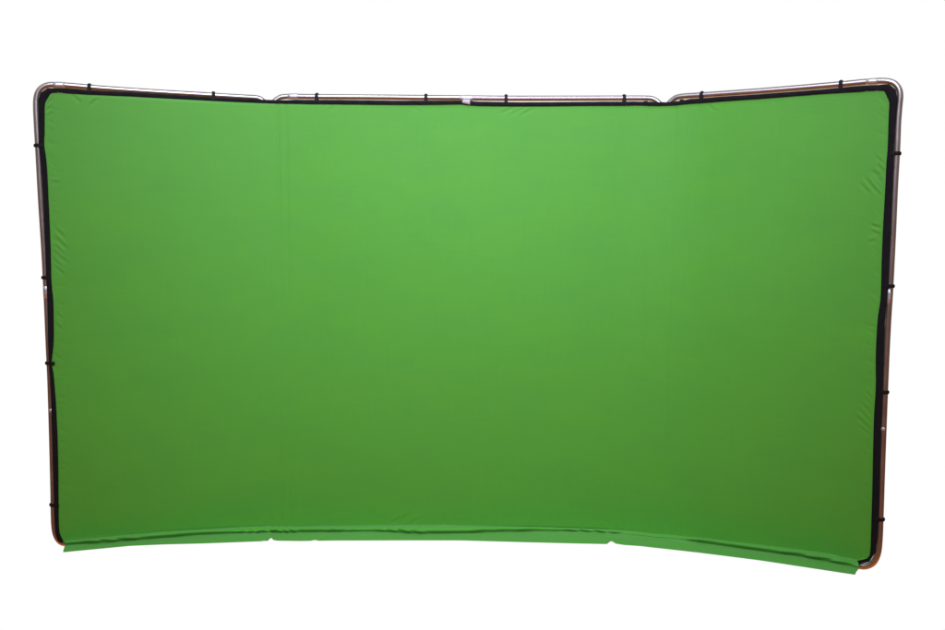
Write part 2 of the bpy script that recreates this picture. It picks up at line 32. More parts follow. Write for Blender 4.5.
# ---------------------------------------------------------------- plan of the three panels
W2, W1, AL, AR = CAM['W2'], CAM['W1'], CAM['aL'], CAM['aR']
HX = W2 / 2


def plan(s, off, r=0.075):
    """Arc position along the folded panels and distance in front of them -> x, y.
    The folds are rounded with a short curve."""
    s = np.asarray(s, float)
    off = np.asarray(off, float)

    def raw(s):
        x = np.where(s > HX, HX + (s - HX) * np.cos(AR), np.where(s < -HX, -HX + (s + HX) * np.cos(AL), s))
        y = np.where(s > HX, -(s - HX) * np.sin(AR), np.where(s < -HX, (s + HX) * np.sin(AL), 0.0))
        return x, y
    x, y = raw(s)
    ang = np.where(s > HX, -AR, np.where(s < -HX, AL, 0.0))
    for sg, a in ((1, -AR), (-1, AL)):
        u = (sg * s - HX + r) / (2 * r)
        m = (u > 0) & (u < 1)
        uu = np.clip(u, 0, 1)
        p0 = raw(np.array(sg * (HX - r)))
        p1 = raw(np.array(sg * HX))
        p2 = raw(np.array(sg * (HX + r)))
        bx = (1 - uu) ** 2 * p0[0] + 2 * uu * (1 - uu) * p1[0] + uu ** 2 * p2[0]
        by = (1 - uu) ** 2 * p0[1] + 2 * uu * (1 - uu) * p1[1] + uu ** 2 * p2[1]
        x = np.where(m, bx, x)
        y = np.where(m, by, y)
        ang = np.where(m, a * uu, ang)
    nx, ny = np.sin(ang), -np.cos(ang)      # towards the viewer
    return x + nx * off, y + ny * off


RC = 0.26      # the cloth rounds the folds more softly than the tubes


def P3(s, z, off, r=0.075):
    x, y = plan(s, off, r)
    return np.stack([x, y, np.broadcast_to(z, x.shape)], -1)


# ---------------------------------------------------------------- small helpers
def mesh_obj(name, verts, faces, mat, parent, smooth=True, label=None):
    me = bpy.data.meshes.new(name)
    me.from_pydata([tuple(map(float, v)) for v in verts], [], [tuple(map(int, f)) for f in faces])
    me.validate()
    if smooth:
        me.polygons.foreach_set('use_smooth', [True] * len(me.polygons))
    me.materials.append(mat)
    o = bpy.data.objects.new(name, me)
    COL.objects.link(o)
    if parent is not None:
        o.parent = parent
    if label:
        o['label'] = label
    return o


def grid_obj(name, P, mat, parent, label=None, uv=None):
    """P: (rows, cols, 3) array -> quad grid, front faces towards -y."""
    n, m = P.shape[:2]
    me = bpy.data.meshes.new(name)
    idx = np.arange(n * m).reshape(n, m)
    q = np.stack([idx[:-1, :-1], idx[:-1, 1:], idx[1:, 1:], idx[1:, :-1]], -1).reshape(-1, 4)
    me.vertices.add(n * m)
    me.vertices.foreach_set('co', P.reshape(-1).astype(np.float32))
    me.loops.add(len(q) * 4)
    me.loops.foreach_set('vertex_index', q.reshape(-1).astype(np.int32))
    me.polygons.add(len(q))
    me.polygons.foreach_set('loop_start', np.arange(0, len(q) * 4, 4, dtype=np.int32))
    me.polygons.foreach_set('loop_total', np.full(len(q), 4, dtype=np.int32))
    me.polygons.foreach_set('use_smooth', np.ones(len(q), dtype=bool))
    me.update(calc_edges=True)
    if uv is not None:
        l = me.uv_layers.new(name='cloth')
        l.data.foreach_set('uv', uv.reshape(-1, 2)[q.reshape(-1)].astype(np.float32).reshape(-1))
    me.materials.append(mat)
    o = bpy.data.objects.new(name, me)
    COL.objects.link(o)
    o.parent = parent
    if label:
        o['label'] = label
    return o


def solidify(o, t, offset=-1):
    md = o.modifiers.new('thickness', 'SOLIDIFY')
    md.thickness = t
    md.offset = offset


def smooth_path(pts, n_sub=5):
    """Catmull-Rom (centripetal-ish) resample of a list of 3-D points."""
    pts = [np.array(p, float) for p in pts]
    out = []
    for i in range(len(pts) - 1):
        p1, p2 = pts[i], pts[i + 1]
        d = np.linalg.norm(p2 - p1)
        p0 = pts[i - 1] if i else p1 - (p2 - p1)
        p3 = pts[i + 2] if i + 2 < len(pts) else p2 + (p2 - p1)
        # tangents scaled to the length of this segment
        t1 = (p2 - p0); t1 = t1 / max(np.linalg.norm(t1), 1e-9) * d
        t2 = (p3 - p1); t2 = t2 / max(np.linalg.norm(t2), 1e-9) * d
        for k in range(n_sub):
            u = k / n_sub
            h = (2 * u**3 - 3 * u**2 + 1, u**3 - 2 * u**2 + u, -2 * u**3 + 3 * u**2, u**3 - u**2)
            out.append(h[0] * p1 + h[1] * t1 + h[2] * p2 + h[3] * t2)
    out.append(pts[-1])
    return out


def sweep(path, radius, seg=20, cap=True, inner=None):
    """Round tube along a path; radius may be a list. inner -> hollow ring ends."""
    path = [Vector(p) for p in path]
    n = len(path)
    rad = radius if isinstance(radius, (list, tuple)) else [radius] * n
    tang = []
    for i in range(n):
        a = path[max(i - 1, 0)]; b = path[min(i + 1, n - 1)]
        tang.append((b - a).normalized())
    ref = Vector((0, -1, 0))
    V, F = [], []
    nrm = (ref - ref.dot(tang[0]) * tang[0]).normalized()
    for i in range(n):
        t = tang[i]
        nrm = (nrm - nrm.dot(t) * t).normalized()
        bn = t.cross(nrm)
        for k in range(seg):
            a = 2 * math.pi * k / seg
            V.append(path[i] + (nrm * math.cos(a) + bn * math.sin(a)) * rad[i])
    for i in range(n - 1):
        for k in range(seg):
            k2 = (k + 1) % seg
            F.append((i * seg + k, i * seg + k2, (i + 1) * seg + k2, (i + 1) * seg + k))
    if cap:
        F.append(tuple(range(seg - 1, -1, -1)))
        F.append(tuple((n - 1) * seg + k for k in range(seg)))
    return V, F


def join(parts):
    V, F = [], []
    for v, f in parts:
        b = len(V)
        V += list(v)
        F += [tuple(i + b for i in q) for q in f]
    return V, F


def box(center, ax, ay, az, sx, sy, sz, bev=0.0):
    """Box with bevelled edges and free orientation (three unit axes)."""
    bm = bmesh.new()
    bmesh.ops.create_cube(bm, size=1)
    for v in bm.verts:
        v.co = Vector((v.co.x * sx, v.co.y * sy, v.co.z * sz))
    if bev:
        bmesh.ops.bevel(bm, geom=bm.edges[:], offset=bev, segments=3, affect='EDGES', profile=0.6)
    M = Matrix((ax, ay, az)).transposed()
    V = [M @ v.co + Vector(center) for v in bm.verts]
    bm.verts.index_update()
    F = [tuple(v.index for v in f.verts) for f in bm.faces]
    bm.free()
    return V, F


# ---------------------------------------------------------------- materials
def principled(name):
    m = bpy.data.materials.new(name)
    m.use_nodes = True
    nt = m.node_tree
    b = nt.nodes['Principled BSDF']
    return m, nt, b


def node(nt, t, **kw):
    n = nt.nodes.new(t)
    for k, v in kw.items():
        if k.startswith('i_'):
            n.inputs[k[2:].replace('_', ' ')].default_value = v
        else:
            setattr(n, k, v)
    return n


def cloth_material(name, base, rough, spec, uvname='cloth'):
    m, nt, b = principled(name)
    L = nt.links.new
    uv = node(nt, 'ShaderNodeUVMap', uv_map=uvname)
    # dye mottling: soft, stretched along warp and weft
    mp = node(nt, 'ShaderNodeMapping')
    mp.inputs['Scale'].default_value = (1.0, 2.2, 1)
    L(uv.outputs['UV'], mp.inputs['Vector'])
    n1 = node(nt, 'ShaderNodeTexNoise', i_Scale=2.3, i_Detail=5.0, i_Roughness=0.6)
    L(mp.outputs['Vector'], n1.inputs['Vector'])
    mp2 = node(nt, 'ShaderNodeMapping')
    mp2.inputs['Scale'].default_value = (7.0, 90.0, 1)
    L(uv.outputs['UV'], mp2.inputs['Vector'])
    n2 = node(nt, 'ShaderNodeTexNoise', i_Scale=1.0, i_Detail=3.0)
    L(mp2.outputs['Vector'], n2.inputs['Vector'])
    mp3 = node(nt, 'ShaderNodeMapping')
    mp3.inputs['Scale'].default_value = (60.0, 5.0, 1)
    L(uv.outputs['UV'], mp3.inputs['Vector'])
    n3 = node(nt, 'ShaderNodeTexNoise', i_Scale=1.0, i_Detail=3.0)
    L(mp3.outputs['Vector'], n3.inputs['Vector'])
    add = node(nt, 'ShaderNodeMath', operation='ADD')
    L(n2.outputs['Fac'], add.inputs[0]); L(n3.outputs['Fac'], add.inputs[1])
    damp = node(nt, 'ShaderNodeMath', operation='MULTIPLY_ADD')
    damp.inputs[1].default_value = 0.55
    damp.inputs[2].default_value = 0.45
    L(add.outputs[0], damp.inputs[0])
    add2 = node(nt, 'ShaderNodeMath', operation='MULTIPLY_ADD')
    L(n1.outputs['Fac'], add2.inputs[0]); add2.inputs[1].default_value = 1.2
    L(damp.outputs[0], add2.inputs[2])
    mr = node(nt, 'ShaderNodeMapRange')
    mr.inputs['From Min'].default_value = 1.1
    mr.inputs['From Max'].default_value = 2.1
    L(add2.outputs[0], mr.inputs['Value'])
    mix = node(nt, 'ShaderNodeMix', data_type='RGBA')
    lo = (base[0] * 0.90, base[1] * 0.95, base[2] * 1.15, 1)
    hi = (base[0] * 1.10, base[1] * 1.05, base[2] * 0.85, 1)
    mix.inputs['A'].default_value = lo
    mix.inputs['B'].default_value = hi
    L(mr.outputs['Result'], mix.inputs['Factor'])
    L(mix.outputs['Result'], b.inputs['Base Color'])
    # relief: slack of the cloth, creases left by folding, fine crumple, weave
    n4 = node(nt, 'ShaderNodeTexNoise', i_Scale=9.0, i_Detail=6.0, i_Roughness=0.55)
    L(uv.outputs['UV'], n4.inputs['Vector'])
    n5 = node(nt, 'ShaderNodeTexNoise', i_Scale=260.0, i_Detail=2.0)
    L(uv.outputs['UV'], n5.inputs['Vector'])
    b1 = node(nt, 'ShaderNodeBump', i_Strength=0.35, i_Distance=0.004)
    L(n4.outputs['Fac'], b1.inputs['Height'])
    b2 = node(nt, 'ShaderNodeBump', i_Strength=0.25, i_Distance=0.0008)
    L(n5.outputs['Fac'], b2.inputs['Height'])
    L(b1.outputs['Normal'], b2.inputs['Normal'])
    L(b2.outputs['Normal'], b.inputs['Normal'])
    b.inputs['Roughness'].default_value = rough
    b.inputs['Specular IOR Level'].default_value = spec
    b.inputs['Sheen Weight'].default_value = 0.34
    b.inputs['Sheen Roughness'].default_value = 0.45
    return m


def metal_material(name, base, rough, metallic=1.0):
    m, nt, b = principled(name)
    L = nt.links.new
    tc = node(nt, 'ShaderNodeTexCoord')
    n1 = node(nt, 'ShaderNodeTexNoise', i_Scale=14.0, i_Detail=5.0, i_Roughness=0.6)
    L(tc.outputs['Object'], n1.inputs['Vector'])
    mr = node(nt, 'ShaderNodeMapRange')
    mr.inputs['To Min'].default_value = rough * 0.8
    mr.inputs['To Max'].default_value = rough * 1.35
    L(n1.outputs['Fac'], mr.inputs['Value'])
    L(mr.outputs['Result'], b.inputs['Roughness'])
    mix = node(nt, 'ShaderNodeMix', data_type='RGBA')
    mix.inputs['A'].default_value = tuple(c * 0.92 for c in base) + (1,)
    mix.inputs['B'].default_value = tuple(min(1, c * 1.05) for c in base) + (1,)
    L(n1.outputs['Fac'], mix.inputs['Factor'])
    L(mix.outputs['Result'], b.inputs['Base Color'])
    b.inputs['Metallic'].default_value = metallic
    return m


def dark_material(name, base, rough, scale=300.0, strength=0.3):
    m, nt, b = principled(name)
    L = nt.links.new
    tc = node(nt, 'ShaderNodeTexCoord')
    n1 = node(nt, 'ShaderNodeTexNoise', i_Scale=scale, i_Detail=2.0)
    L(tc.outputs['Object'], n1.inputs['Vector'])
    bp = node(nt, 'ShaderNodeBump', i_Strength=strength, i_Distance=0.001)
    L(n1.outputs['Fac'], bp.inputs['Height'])
    L(bp.outputs['Normal'], b.inputs['Normal'])
    mix = node(nt, 'ShaderNodeMix', data_type='RGBA')
    mix.inputs['A'].default_value = tuple(c * 0.75 for c in base) + (1,)
    mix.inputs['B'].default_value = tuple(c * 1.3 for c in base) + (1,)
    n2 = node(nt, 'ShaderNodeTexNoise', i_Scale=20.0, i_Detail=3.0)
    L(tc.outputs['Object'], n2.inputs['Vector'])
    L(n2.outputs['Fac'], mix.inputs['Factor'])
    L(mix.outputs['Result'], b.inputs['Base Color'])
    b.inputs['Roughness'].default_value = rough
    b.inputs['Specular IOR Level'].default_value = 0.12
    return m


M_CLOTH = cloth_material('chroma_green_cloth', (0.078, 0.365, 0.026), 0.60, 0.35)
M_BIND = dark_material('black_binding_tape', (0.008, 0.008, 0.009), 0.75)
M_CLIP = dark_material('black_clip_plastic', (0.01, 0.009, 0.008), 0.45, 80, 0.1)
M_ALU = metal_material('satin_aluminium', (0.47, 0.425, 0.385), 0.30, 0.96)
M_SLEEVE = metal_material('polished_sleeve', (0.62, 0.60, 0.56), 0.40, 0.85)
M_TAB = metal_material('pale_webbing_tab', (0.50, 0.48, 0.44), 0.6, 0.0)

# ---------------------------------------------------------------- the thing
root = bpy.data.objects.new('green_screen', None)
COL.objects.link(root)
root['label'] = 'wide three-panel green cloth backdrop with black edging, clipped inside an aluminium tube frame'
root['category'] = 'green screen'

# ---------------------------------------------------------------- cloth wall (Coons patch between its four borders)
rng = np.random.default_rng(7)
FL = np.array(FLAP)
Bc = FL[:, :2]
Tc = np.array(FAB_TOP)
Lc = np.array(FAB_LEFT)[::-1]       # bottom -> top
Rc = np.array(FAB_RIGHT)[::-1]


def by(curve, col, u):
    """Sample a border curve at even fractions of its chord length."""
    d = np.r_[0, np.cumsum(np.hypot(*np.diff(curve, axis=0).T))]
    d /= d[-1]
    return np.stack([np.interp(u, d, curve[:, k]) for k in range(2)], -1)


def spacing(n, lo, hi, dens):
    """n samples on 0..1, closer together near both ends."""
    t = np.linspace(0, 1, 4001)
    w = 1 + dens * (np.exp(-t / lo) + np.exp(-(1 - t) / hi))
    c = np.cumsum(w); c = (c - c[0]) / (c[-1] - c[0])
    return np.interp(np.linspace(0, 1, n), c, t)


NT, NW = 760, 430
T = spacing(NT, 0.03, 0.03, 3.0)
Wv = spacing(NW, 0.02, 0.02, 1.0)
bt = by(Bc, 0, T); tt = by(Tc, 0, T)
lw = by(Lc, 1, Wv); rw = by(Rc, 1, Wv)
t_, w_ = T[None, :, None], Wv[:, None, None]
SZ = ((1 - w_) * bt[None] + w_ * tt[None] + (1 - t_) * lw[:, None] + t_ * rw[:, None]
      - ((1 - w_) * (1 - t_) * bt[0] + (1 - w_) * t_ * bt[-1] + w_ * (1 - t_) * tt[0] + w_ * t_ * tt[-1]))
S, Z = SZ[..., 0], SZ[..., 1]

D = np.full(S.shape, 0.018)
# tension puckers fanning out from the clips
for k, (s0, z0, s1, z1) in enumerate(GROOVES):
    dx, dz = s1 - s0, z1 - z0
    ln = math.hypot(dx, dz)
    ux, uz = dx / ln, dz / ln
    a = ((S - s0) * ux + (Z - z0) * uz) / ln
    c = -(S - s0) * uz + (Z - z0) * ux
    c = c - 0.12 * ln * (a - 0.5) ** 2 * (1 if k % 2 else -1)
    wd = 0.0065 + 0.002 * ((k * 37) % 5) / 5
    taper = np.exp(-((a - 0.55) / 0.42) ** 4)
    amp = (0.0019 if min(abs(s0 + 2.1), abs(s0 - 2.1)) < 0.25 and z0 > 0.9 else 0.0013) * (0.7 + 0.5 * ((k * 53) % 7) / 7)
    D += amp * taper * (-np.exp(-(c / wd) ** 2) + 0.75 * np.exp(-((c - 1.9 * wd) / wd) ** 2))
# fine short tension puckers all along both side borders
Lmin, Rmax = lw[:, 0].min(), rw[:, 0].max()
for sg in (-1, 1):
    for k in range(60):
        z0 = rng.uniform(0.25, 2.2)
        ang = rng.uniform(-0.9, -0.1)                       # run down and inwards or outwards
        ln = rng.uniform(0.025, 0.075)
        e = np.interp(z0, Lc[:, 1], Lc[:, 0]) if sg < 0 else np.interp(z0, Rc[:, 1], Rc[:, 0])
        s0 = e - sg * 0.005
        ux, uz = math.cos(ang) * 1.0, math.sin(ang)
        if sg > 0:
            s0 -= ux * ln; z1 = z0 - uz * ln
        else:
            z1 = z0
        msk = (np.abs(S - s0) < 0.12) & (np.abs(Z - z1) < 0.12)
        a = ((S[msk] - s0) * ux + (Z[msk] - z1) * uz) / ln
        c = -(S[msk] - s0) * uz + (Z[msk] - z1) * ux
        D[msk] += rng.uniform(0.0003, 0.0010) * np.exp(-((a - 0.5) / 0.42) ** 4) * -np.exp(-(c / rng.uniform(0.004, 0.007)) ** 2)
# long soft vertical creases next to the folds, and where it was packed
for s0, amp, wd in ((-0.985, 0.0036, 0.008), (-0.940, 0.0032, 0.007), (0.955, 0.0034, 0.008), (1.085, 0.0026, 0.009),
                    (-0.52, 0.0004, 0.007), (0.02, 0.0004, 0.007), (0.51, 0.0004, 0.007), (-1.56, 0.0004, 0.007), (1.6, 0.0004, 0.007)):
    cs = s0 + 0.006 * np.sin(Z * 2.1 + s0 * 9)
    D += -amp * np.exp(-((S - cs) / wd) ** 2) * (0.55 + 0.45 * np.sin(Z * 3.3 + s0 * 5))
# slack: slow swells over the whole wall
for k in range(26):
    fx, fz = rng.uniform(0.5, 6), rng.uniform(0.5, 7)
    D += 0.0011 / (0.6 + 0.35 * math.hypot(fx, fz)) * np.sin(fx * S + fz * Z * rng.choice([-1, 1]) + rng.uniform(0, 6.28))
# rucks hanging just above the floor fold
for k in range(46):
    s0 = rng.uniform(-2.0, 2.0); lean = rng.uniform(-0.5, 0.5); hh = rng.uniform(0.03, 0.12)
    zz = Z - 0.03
    D += rng.uniform(0.0003, 0.0009) * np.exp(-((S - s0 - lean * zz) / 0.012) ** 2) * np.exp(-(zz / hh) ** 2) * np.sign(rng.uniform(-1, 1))
# the borders stay on the binding
edge = np.minimum(np.minimum(T, 1 - T)[None, :] * 240, np.minimum((1 - Wv) * 120, 1e3)[:, None])
D = 0.018 + (D - 0.018) * np.clip(edge, 0, 1) * np.clip(Wv[:, None] * 200, 0, 1)
# the wall runs on a little below the ridge, inside the floor fold
S = np.concatenate([S[:1], S], 0); Z = np.concatenate([Z[:1] - 0.012, Z], 0)
D = np.concatenate([np.full((1, NT), 0.0165), D], 0)
UV = np.stack([S, Z], -1)
fabric = grid_obj('fabric', P3(S, Z, D, RC), M_CLOTH, root, uv=UV)
solidify(fabric, 0.0012)

# ---------------------------------------------------------------- the flap that folds out onto the floor
NF = 1500
uf = np.linspace(0, 1, NF)
dd = np.r_[0, np.cumsum(np.hypot(*np.diff(Bc, axis=0).T))]; dd /= dd[-1]
FI = np.stack([np.interp(uf, dd, FL[:, k]) for k in range(FL.shape[1])], -1)
Rs, Rz, Cs, Cz, Co, Ds, Dz, Do, Hx, Hy, Hz, Fs = FI.T
wob = sum(rng.uniform(0.3, 1) / (1 + k * 0.25) * np.sin((9 + 13 * k) * uf + rng.uniform(0, 6.28)) for k in range(14)) * 0.35
R3 = P3(Rs, Rz, np.full(NF, 0.018), RC)
C3 = P3(Cs, Cz, Co + 0.0015 * wob, RC)
D3 = P3(Ds, Dz, Do + 0.001 * wob, RC)
H3 = np.stack([Hx, Hy, Hz], -1)
rows = [R3]
nrm = P3(Rs, Rz, np.full(NF, 1.0), RC) - P3(Rs, Rz, np.zeros(NF), RC)
# ridge -> crest: soft convex top
for a in (0.12, 0.25, 0.4, 0.55, 0.7, 0.85):
    p = R3 * (1 - a) + C3 * a
    p[:, 2] += (0.0035 * np.sin(a * math.pi)) * (0.4 + 0.6 * Fs)
    rows.append(p)
rows.append(C3)
# crest -> foot: rounded nose that tucks back under itself where the fold is strong
for a in (0.12, 0.25, 0.4, 0.55, 0.7, 0.85):
    p = C3 * (1 - a) + D3 * a + nrm * (0.006 * math.sin(a * math.pi) * (0.25 + 0.75 * Fs))[:, None] * (1 - a)
    p -= nrm * (0.005 * max(0, a - 0.35) * Fs)[:, None]
    rows.append(p)
D3b = D3 - nrm * (0.003 * Fs)[:, None]
rows.append(D3b)
# foot -> hem on the floor, with shallow ripples
for a in np.linspace(0.04, 1, 22):
    p = D3b * (1 - a) + H3 * a
    rip = (0.0016 * np.sin(uf * 63 + a * 3.0 + 2 * np.sin(uf * 17)) + 0.0011 * np.sin(uf * 131 - a * 5) + 0.0022 * wob * np.sin(a * 5 + uf * 23)) * math.sin(min(a * 1.15, 1) * math.pi) 
    p[:, 2] += 1.3 * rip + 0.002 * math.sin(a * math.pi)
    rows.append(p)
FP = np.stack(rows[::-1], 0)
# local rucks: cloth bunched at the left fold, near the middle and at both ends, mostly running diagonally
nrow = FP.shape[0]
aa = (np.arange(nrow) / (nrow - 1))[:, None]        # 0 hem .. 1 ridge
RUCK = [(-1.225, .004, .022, .35), (-1.17, .006, .018, .5), (-1.125, .007, .016, .5), (-1.085, .010, .013, -.4), (-1.05, .011, .015, .5),
        (-1.015, .013, .013, -.5), (-0.985, .010, .014, -.7), (-0.945, .006, .02, -.7), (-0.735, .005, .025, .8), (-0.69, .004, .02, .8),
        (-0.46, .003, .03, -1.2), (-0.40, .005, .02, -1.2), (-0.33, .005, .022, -1.4), (-0.27, .004, .035, -1.2),
        (0.30, .004, .05, 1.4), (0.57, .007, .028, -1.4), (0.64, .008, .028, -1.5), (0.72, .006, .022, -1.2), (0.80, .004, .03, 1.0),
        (-1.95, .006, .03, -1.6), (-1.88, .007, .03, -1.8), (-1.78, .004, .04, -1.6), (1.72, .005, .05, 2.2), (1.84, .007, .045, 2.4), (1.95, .006, .03, 2.0),
        (1.25, .003, .06, 1.8), (-1.55, .002, .05, 1.5), (0.05, .003, .04, 1.6)]
for s0, amp, wd, lean in RUCK:
    k = np.exp(-((aa - 0.76) / 0.13) ** 2) + 0.10 * np.exp(-((aa - 0.4) / 0.25) ** 2)
    c = (Rs[None] - s0 - lean * 0.22 * (aa - 0.76)) / wd
    g = (np.exp(-c ** 2) - 0.6 * np.exp(-(c - 1.7) ** 2)) * k * (aa < 0.999)
    FP[..., 2] += amp * 0.60 * g
    FP += nrm[None] * (amp * 1.25 * np.maximum(g, -0.6))[..., None]
UVF = np.stack([np.broadcast_to(Rs, FP.shape[:2]), np.broadcast_to(np.linspace(-0.25, 0, FP.shape[0])[:, None], FP.shape[:2])], -1)
flap = grid_obj('floor_flap', FP, M_CLOTH, fabric, uv=UVF,
                label='loose bottom edge of the green cloth folded forward along the ground')
solidify(flap, 0.0012)

# ---------------------------------------------------------------- black binding tape
BD = np.array(BIND)
dd = np.r_[0, np.cumsum(np.hypot(*np.diff((BD[:, :2] + BD[:, 2:]) / 2, axis=0).T))]
ub = np.unique(np.r_[np.linspace(0, dd[-1], 1400), dd])
Bi = np.stack([np.interp(ub, dd, BD[:, k]) for k in range(4)], -1)
NR = 9
AA = np.linspace(0, 1, NR)[:, None]
bs = Bi[None, :, 0] * (1 - AA) + Bi[None, :, 2] * AA
bz = Bi[None, :, 1] * (1 - AA) + Bi[None, :, 3] * AA
boff = 0.0195 + 0.0016 * np.sin(AA * math.pi) + 0.0008 * np.sin(ub[None] * 31 + AA * 2) * AA + 0.0005 * np.sin(ub[None] * 83 + 5 * AA)
bind = grid_obj('edge_binding', P3(bs, bz, boff, RC), M_BIND, fabric, label='black tape sewn round the sides and top of the cloth')
solidify(bind, 0.003, offset=0)
# rolled seam where tape and cloth meet
seam = smooth_path(P3(BD[:, 0], BD[:, 1], np.full(len(BD), 0.0205), RC), 2)
v, f = sweep(seam, 0.0017, seg=6)
mesh_obj('seam', v, f, M_BIND, fabric)

# ---------------------------------------------------------------- frame
TR = 0.0146
ELBOW = 0.0172


def path3(tab, off=0.0):
    a = np.array(tab)
    return smooth_path(P3(a[:, 0], a[:, 1], np.full(len(a), off)), 5)


def refine(path, step=0.03):
    out = [path[0]]
    for a, b in zip(path[:-1], path[1:]):
        n = max(1, int(np.linalg.norm(np.array(b) - np.array(a)) / step))
        for k in range(1, n + 1):
            out.append(np.array(a) + (np.array(b) - np.array(a)) * k / n)
    return out


left_tab = list(TUBE_LEFT) + [(-1.9, -0.001), (-1.3, -0.001), (-HX - 0.03, -0.001)]
right_tab = list(TUBE_RIGHT) + [(1.9, 0.001), (1.3, -0.001), (HX + 0.03, -0.001)]
v, f = sweep(path3(left_tab), TR)
tube_l = mesh_obj('side_tube', v, f, M_ALU, root, label='bent tube of the left panel, coppery reflections low down')
v, f = sweep(path3(right_tab), TR + 0.0008)
tube_r = mesh_obj('side_tube', v, f, M_ALU, root, label='bent tube of the right panel, coppery reflections low down')
v, f = sweep(path3(RAIL_TOP), TR)
rail = mesh_obj('top_rail', v, f, M_ALU, root)
v, f = sweep(smooth_path(P3(np.linspace(-HX + .03, HX - .03, 12), np.full(12, -0.001), np.zeros(12)), 2), TR)
mesh_obj('bottom_rail', v, f, M_ALU, root)


def tube_dir(tab, s, z):
    a = np.array(tab)
    d = np.hypot(a[:, 0] - s, a[:, 1] - z)
    i = int(np.clip(np.argmin(d), 1, len(a) - 2))
    v = a[i + 1] - a[i - 1]
    v = v / np.linalg.norm(v)
    return v


def frame_axes(tab, s, z, off=0.0):
    """Point on the tube with unit axes: along it, sideways in the panel, towards the viewer."""
    t = tube_dir(tab, s, z)
    p = P3(np.array(s), np.array(z), np.array(off))
    q = P3(np.array(s + t[0] * 1e-3), np.array(z + t[1] * 1e-3), np.array(off))
    al = Vector(q - p).normalized()
    o = P3(np.array(s), np.array(z), np.array(off + 1e-3))
    fr = Vector(o - p).normalized()
    side = al.cross(fr).normalized()
    return Vector(p), al, side, fr


def sleeve(tab, s, z, length, rad, name, parent, mat, bulge=0.0006, label=None):
    p, al, sd, fr = frame_axes(tab, s, z)
    h = length / 2
    prof = [(-h, rad * .90), (-h + .001, rad), (-h * .35, rad + bulge), (h * .35, rad + bulge), (h - .001, rad), (h, rad * .90)]
    path = [p + al * a for a, r in prof]
    v, f = sweep(path, [r for a, r in prof], seg=20)
    return mesh_obj(name, v, f, mat, parent, label=label)


# slip joints and corner sleeves
for (a, b), tab, par in (((0, 1), TUBE_LEFT, tube_l), ((2, 3), TUBE_RIGHT, tube_r), ((4, 5), RAIL_TOP, rail)):
    s0, z0 = SLEEVES[a]; s1, z1 = SLEEVES[b]
    sleeve(tab, (s0 + s1) / 2, (z0 + z1) / 2, math.hypot(s1 - s0, z1 - z0), TR + .0012, 'corner_sleeve' if par is not rail else 'joint_sleeve', par, M_SLEEVE)
for (a, b), tab, par in (((0, 1), TUBE_LEFT, tube_l), ((2, 3), TUBE_RIGHT, tube_r)):
    s0, z0 = COLLARS[a]; s1, z1 = COLLARS[b]
    sleeve(tab, (s0 + s1) / 2, (z0 + z1) / 2, math.hypot(s1 - s0, z1 - z0), TR + .0009, 'joint_sleeve', par, M_SLEEVE)
# elbows at the feet, a size wider than the posts
for tab, par in ((TUBE_LEFT, tube_l), (TUBE_RIGHT, tube_r)):
    pth = path3(tab[-5:] if par is tube_l else tab[-6:])
    n = len(pth)
    v, f = sweep(pth, [TR * 0.97 + (ELBOW - TR * 0.97) * min(1, i / 14, (n - 1 - i) / 3) ** 1.0 for i in range(n)], seg=22)
    mesh_obj('elbow', v, f, M_ALU, par)
# sprung snap buttons
for (s, z), par, tab in zip(BUTTONS, (tube_l, tube_r), (TUBE_LEFT, TUBE_RIGHT)):
    p, al, sd, fr = frame_axes(tab, s, z)
    base = p + fr * (TR - 0.002)
    v, f = sweep([base, base + fr * 0.004, base + fr * 0.0056, base + fr * 0.0062], [0.0085, 0.0085, 0.0068, 0.003], seg=18)
    mesh_obj('snap_button', v, f, M_SLEEVE, par)

# centre joint of the top rail with its hanging tab
s0 = onz = None
cs, cz = 0.5 * (TAB[0][0] + TAB[1][0]), 2.2985
p, al, sd, fr = frame_axes(RAIL_TOP, cs, cz)
al = Vector((1, 0, 0))
prof = [(-.033, .0150), (-.031, .0166), (-.012, .0170), (.010, .0178), (.029, .0166), (.034, .0150)]
v, f = sweep([p + al * a for a, r in prof], [r for a, r in prof], seg=22)
joint = mesh_obj('centre_joint', v, f, M_SLEEVE, root, label='bright connector in the middle of the top rail')
tp = [P3(np.array(a), np.array(b), np.array(0.026)) for a, b in TAB]
tg = np.array([[tp[3] * (1 - u) + tp[2] * u for u in np.linspace(0, 1, 8)], [(tp[3] * .5 + tp[0] * .5) * (1 - u) + (tp[2] * .5 + tp[1] * .5) * u + np.array([0, -0.002, 0]) for u in np.linspace(0, 1, 8)],
               [tp[0] * (1 - u) + tp[1] * u for u in np.linspace(0, 1, 8)]])
tab_o = grid_obj('hanging_tab', tg, M_TAB, joint)
solidify(tab_o, 0.003)

# hinges hidden behind the cloth at the folds
for sg in (-1, 1):
    for z in (2.243, 0.001):
        x, y = plan(sg * HX, -0.002)
        c = Vector((float(x), float(y), z))
        prt = []
        for dz in (-.012, 0, .012):
            pth = [c + Vector((0, 0, dz - .0055)), c + Vector((0, 0, dz + .0055))]
            prt.append(sweep(pth, .011, seg=16))
        prt.append(sweep([c + Vector((0, 0, -.02)), c + Vector((0, 0, .02))], .004, seg=10))
        v, f = join(prt)
        mesh_obj('hinge', v, f, M_CLIP, root, smooth=False)


